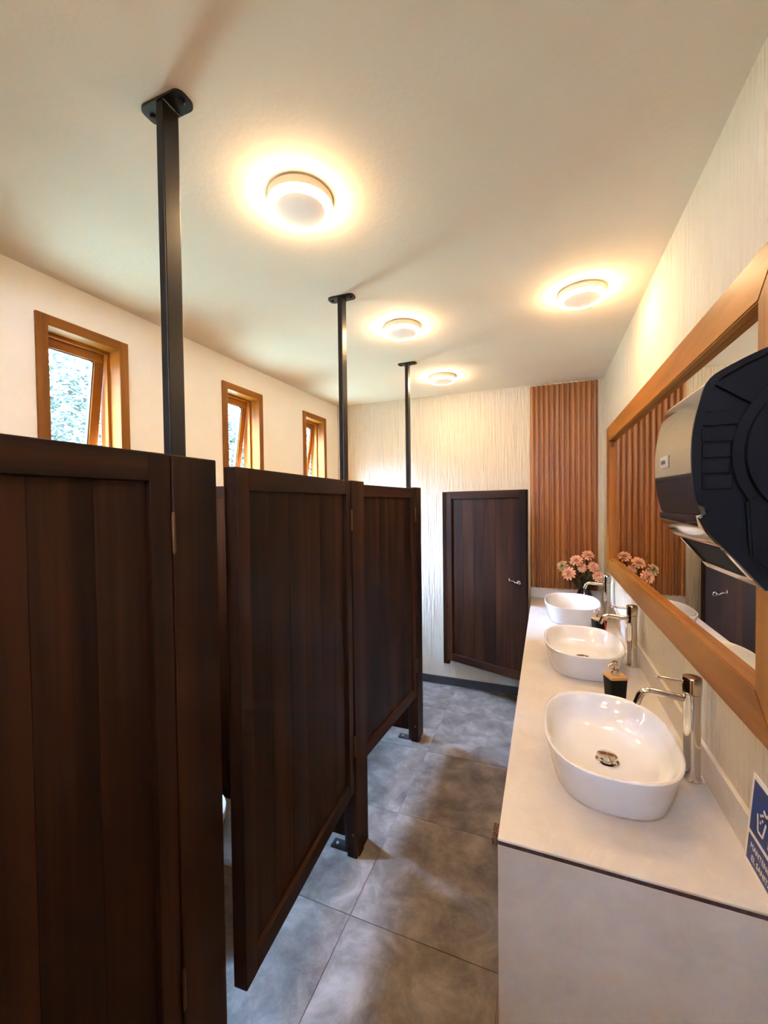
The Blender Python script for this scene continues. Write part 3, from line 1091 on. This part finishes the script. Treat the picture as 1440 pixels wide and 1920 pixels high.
FL = [(.165, 3.29, 1.045, .052, 'petal', 'lowest and largest peach flower in the bouquet, facing the basin', (-.45, -.8, .25)),
      (.215, 3.30, 1.137, .048, 'petal', 'peach flower at the top left of the bouquet', (-.2, -.7, .7)),
      (.292, 3.33, 1.172, .046, 'petal', 'topmost peach flower of the bouquet', (.1, -.6, .8)),
      (.322, 3.29, 1.098, .042, 'petal', 'coral flower at the right of the bouquet, below the topmost one', (.2, -.8, .5)),
      (.252, 3.31, 1.088, .036, 'petal', 'small coral flower in the middle of the bouquet', (0, -.9, .4)),
      (.352, 3.25, 1.035, .044, 'petal', 'pale peach flower hanging over the far faucet', (.3, -.8, .4)),
      (.126, 3.32, 1.092, .046, 'petal_cream', 'cream and green flower head at the left of the bouquet', (-.6, -.6, .5))]
for f in FL:
    make_flower(*f)


def make_sprig(dx, dy, h, n_, label, mat='leaf', size=.048):
    o = thing('leaf_sprig', label, 'leaf sprig', (VX, VY, CT + .05), 0, 'green sprigs in the dark vase')
    tip = Vector((dx, dy, h))
    pts = [Vector((0, 0, 0)), tip * .5 + Vector((0, 0, .02)), tip]
    part('stem', tube(new(), pts, [.0022, .0018, .001], 6), 'twig', o, True)
    b = new()
    for k in range(n_):
        t = .35 + .65 * k / max(n_ - 1, 1)
        c = pts[1].lerp(tip, (t - .5) * 2) if t > .5 else pts[0].lerp(pts[1], t * 2)
        petal(b, c, random.uniform(0, 6.28), R(random.uniform(10, 60)), size * random.uniform(.7, 1.1), size * .5)
    part('leaves', b, mat, o)['kind'] = 'stuff'


make_sprig(-.125, .0, .345, 22, 'thin olive sprig sticking up at the left of the bouquet', 'twig', .014)
make_sprig(-.09, -.01, .13, 24, 'dark green sprig low at the left of the vase')
make_sprig(-.02, -.04, .15, 24, 'dark green sprig at the front of the vase, under the small coral flower')
make_sprig(.05, -.04, .17, 24, 'grey green sprig between the small coral flower and the far faucet', 'leaf', .052)
make_sprig(.09, -.02, .13, 24, 'dark green sprig low at the mirror side of the vase')
make_sprig(.02, .01, .26, 24, 'dark green sprig under the topmost peach flower')
make_sprig(-.055, .01, .23, 24, 'dark green sprig behind the peach flower at the top left')

# ------------------------------------------------------------------ outdoors: lawn and trees seen through the windows
b = new()
box(b, -60, 40, -40, 60, -.6, -.102)
structure(part('ground', b, 'lawn'), 'lawn outside the windows')
structure(part('wall_added_screen', box(new(), -9.0, XL - WT - .001, -0.78, -0.60, -.102, 4.6), 'wing'), 'unseen brown plastered wall added outside to screen the sky')  # out of view, added to keep side sky light off jambs and back wall


b = new()
rnd = random.Random(3)
NX, NY = 22, 60
grid = [[b.verts.new((-17 - i * 1.3, -18 + j * 1.4, -.3 + 11.5 * (1 - math.cos(math.pi * min(i / 15, 1))) / 2 + rnd.uniform(-.45, .45) * min(i, 4) / 4)) for j in range(NY)] for i in range(NX)]
for i in range(NX - 1):
    for j in range(NY - 1):
        b.faces.new((grid[i][j], grid[i][j + 1], grid[i + 1][j + 1], grid[i + 1][j]))
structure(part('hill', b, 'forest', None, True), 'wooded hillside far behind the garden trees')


def make_tree(x, y, h, spread, n_, label, seed):
    rnd = random.Random(seed)
    o = thing('garden_tree', label, 'tree', (x, y, -.12), 0, 'trees outside the windows')
    t = new()
    tube(t, [(0, 0, 0), (.05, .03, h * .35), (-.03, .06, h * .7), (.04, 0, h * .95)], [.07, .055, .035, .012], 8)
    part('trunk', t, 'bark', o, True)
    t = new()
    tips = []
    for k in range(26):
        a = rnd.uniform(0, 6.28)
        z0 = h * rnd.uniform(.2, .8)
        r_ = spread * rnd.uniform(.5, 1)
        p1 = Vector((math.cos(a) * r_ * .5, math.sin(a) * r_ * .5, z0 + rnd.uniform(.1, .4)))
        p2 = Vector((math.cos(a) * r_, math.sin(a) * r_, z0 + rnd.uniform(.2, .8)))
        tube(t, [(0, 0, z0), p1, p2], [.022, .014, .005], 5)
        tips += [p1, p2, (p1 + p2) / 2]
    part('branches', t, 'bark', o, True)
    b_ = new()
    for k in range(n_):
        c = rnd.choice(tips) + Vector((rnd.gauss(0, spread * .24), rnd.gauss(0, spread * .24), rnd.gauss(0, spread * .24)))
        if c.z < .15:
            continue
        s = rnd.uniform(.035, .08) * spread
        m_ = Matrix.Translation(c) @ Matrix.Rotation(rnd.uniform(0, 6.28), 4, 'Z') @ Matrix.Rotation(rnd.uniform(-1, 1), 4, 'X') @ Matrix.Rotation(rnd.uniform(-.8, .8), 4, 'Y')
        vv = [b_.verts.new(m_ @ Vector(p)) for p in ((-s, 0, 0), (0, -s * .45, s * .1), (s, 0, 0), (0, s * .45, s * .1))]
        b_.faces.new(vv)
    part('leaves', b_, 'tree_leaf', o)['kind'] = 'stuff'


TREES = [(-9.0, 5.0, 4.6, 1.3, 9000, 'leafy tree outside the nearest window, on its left side'),
         (-10.6, 7.6, 5.0, 1.5, 9000, 'leafy tree outside the nearest window, on its right side'),
         (-9.6, 10.6, 5.2, 1.5, 9000, 'leafy tree framed by the middle window'),
         (-9.2, 13.9, 5.4, 1.6, 9000, 'leafy tree framed by the farthest window'),
         (-14.5, 8.6, 6.4, 2.2, 9000, 'taller tree standing behind the trees of the nearest window'),
         (-14.5, 14.6, 6.8, 2.3, 9000, 'taller tree standing behind the trees of the middle window')]
for k, tr in enumerate(TREES):
    make_tree(*tr, seed=11 + k)
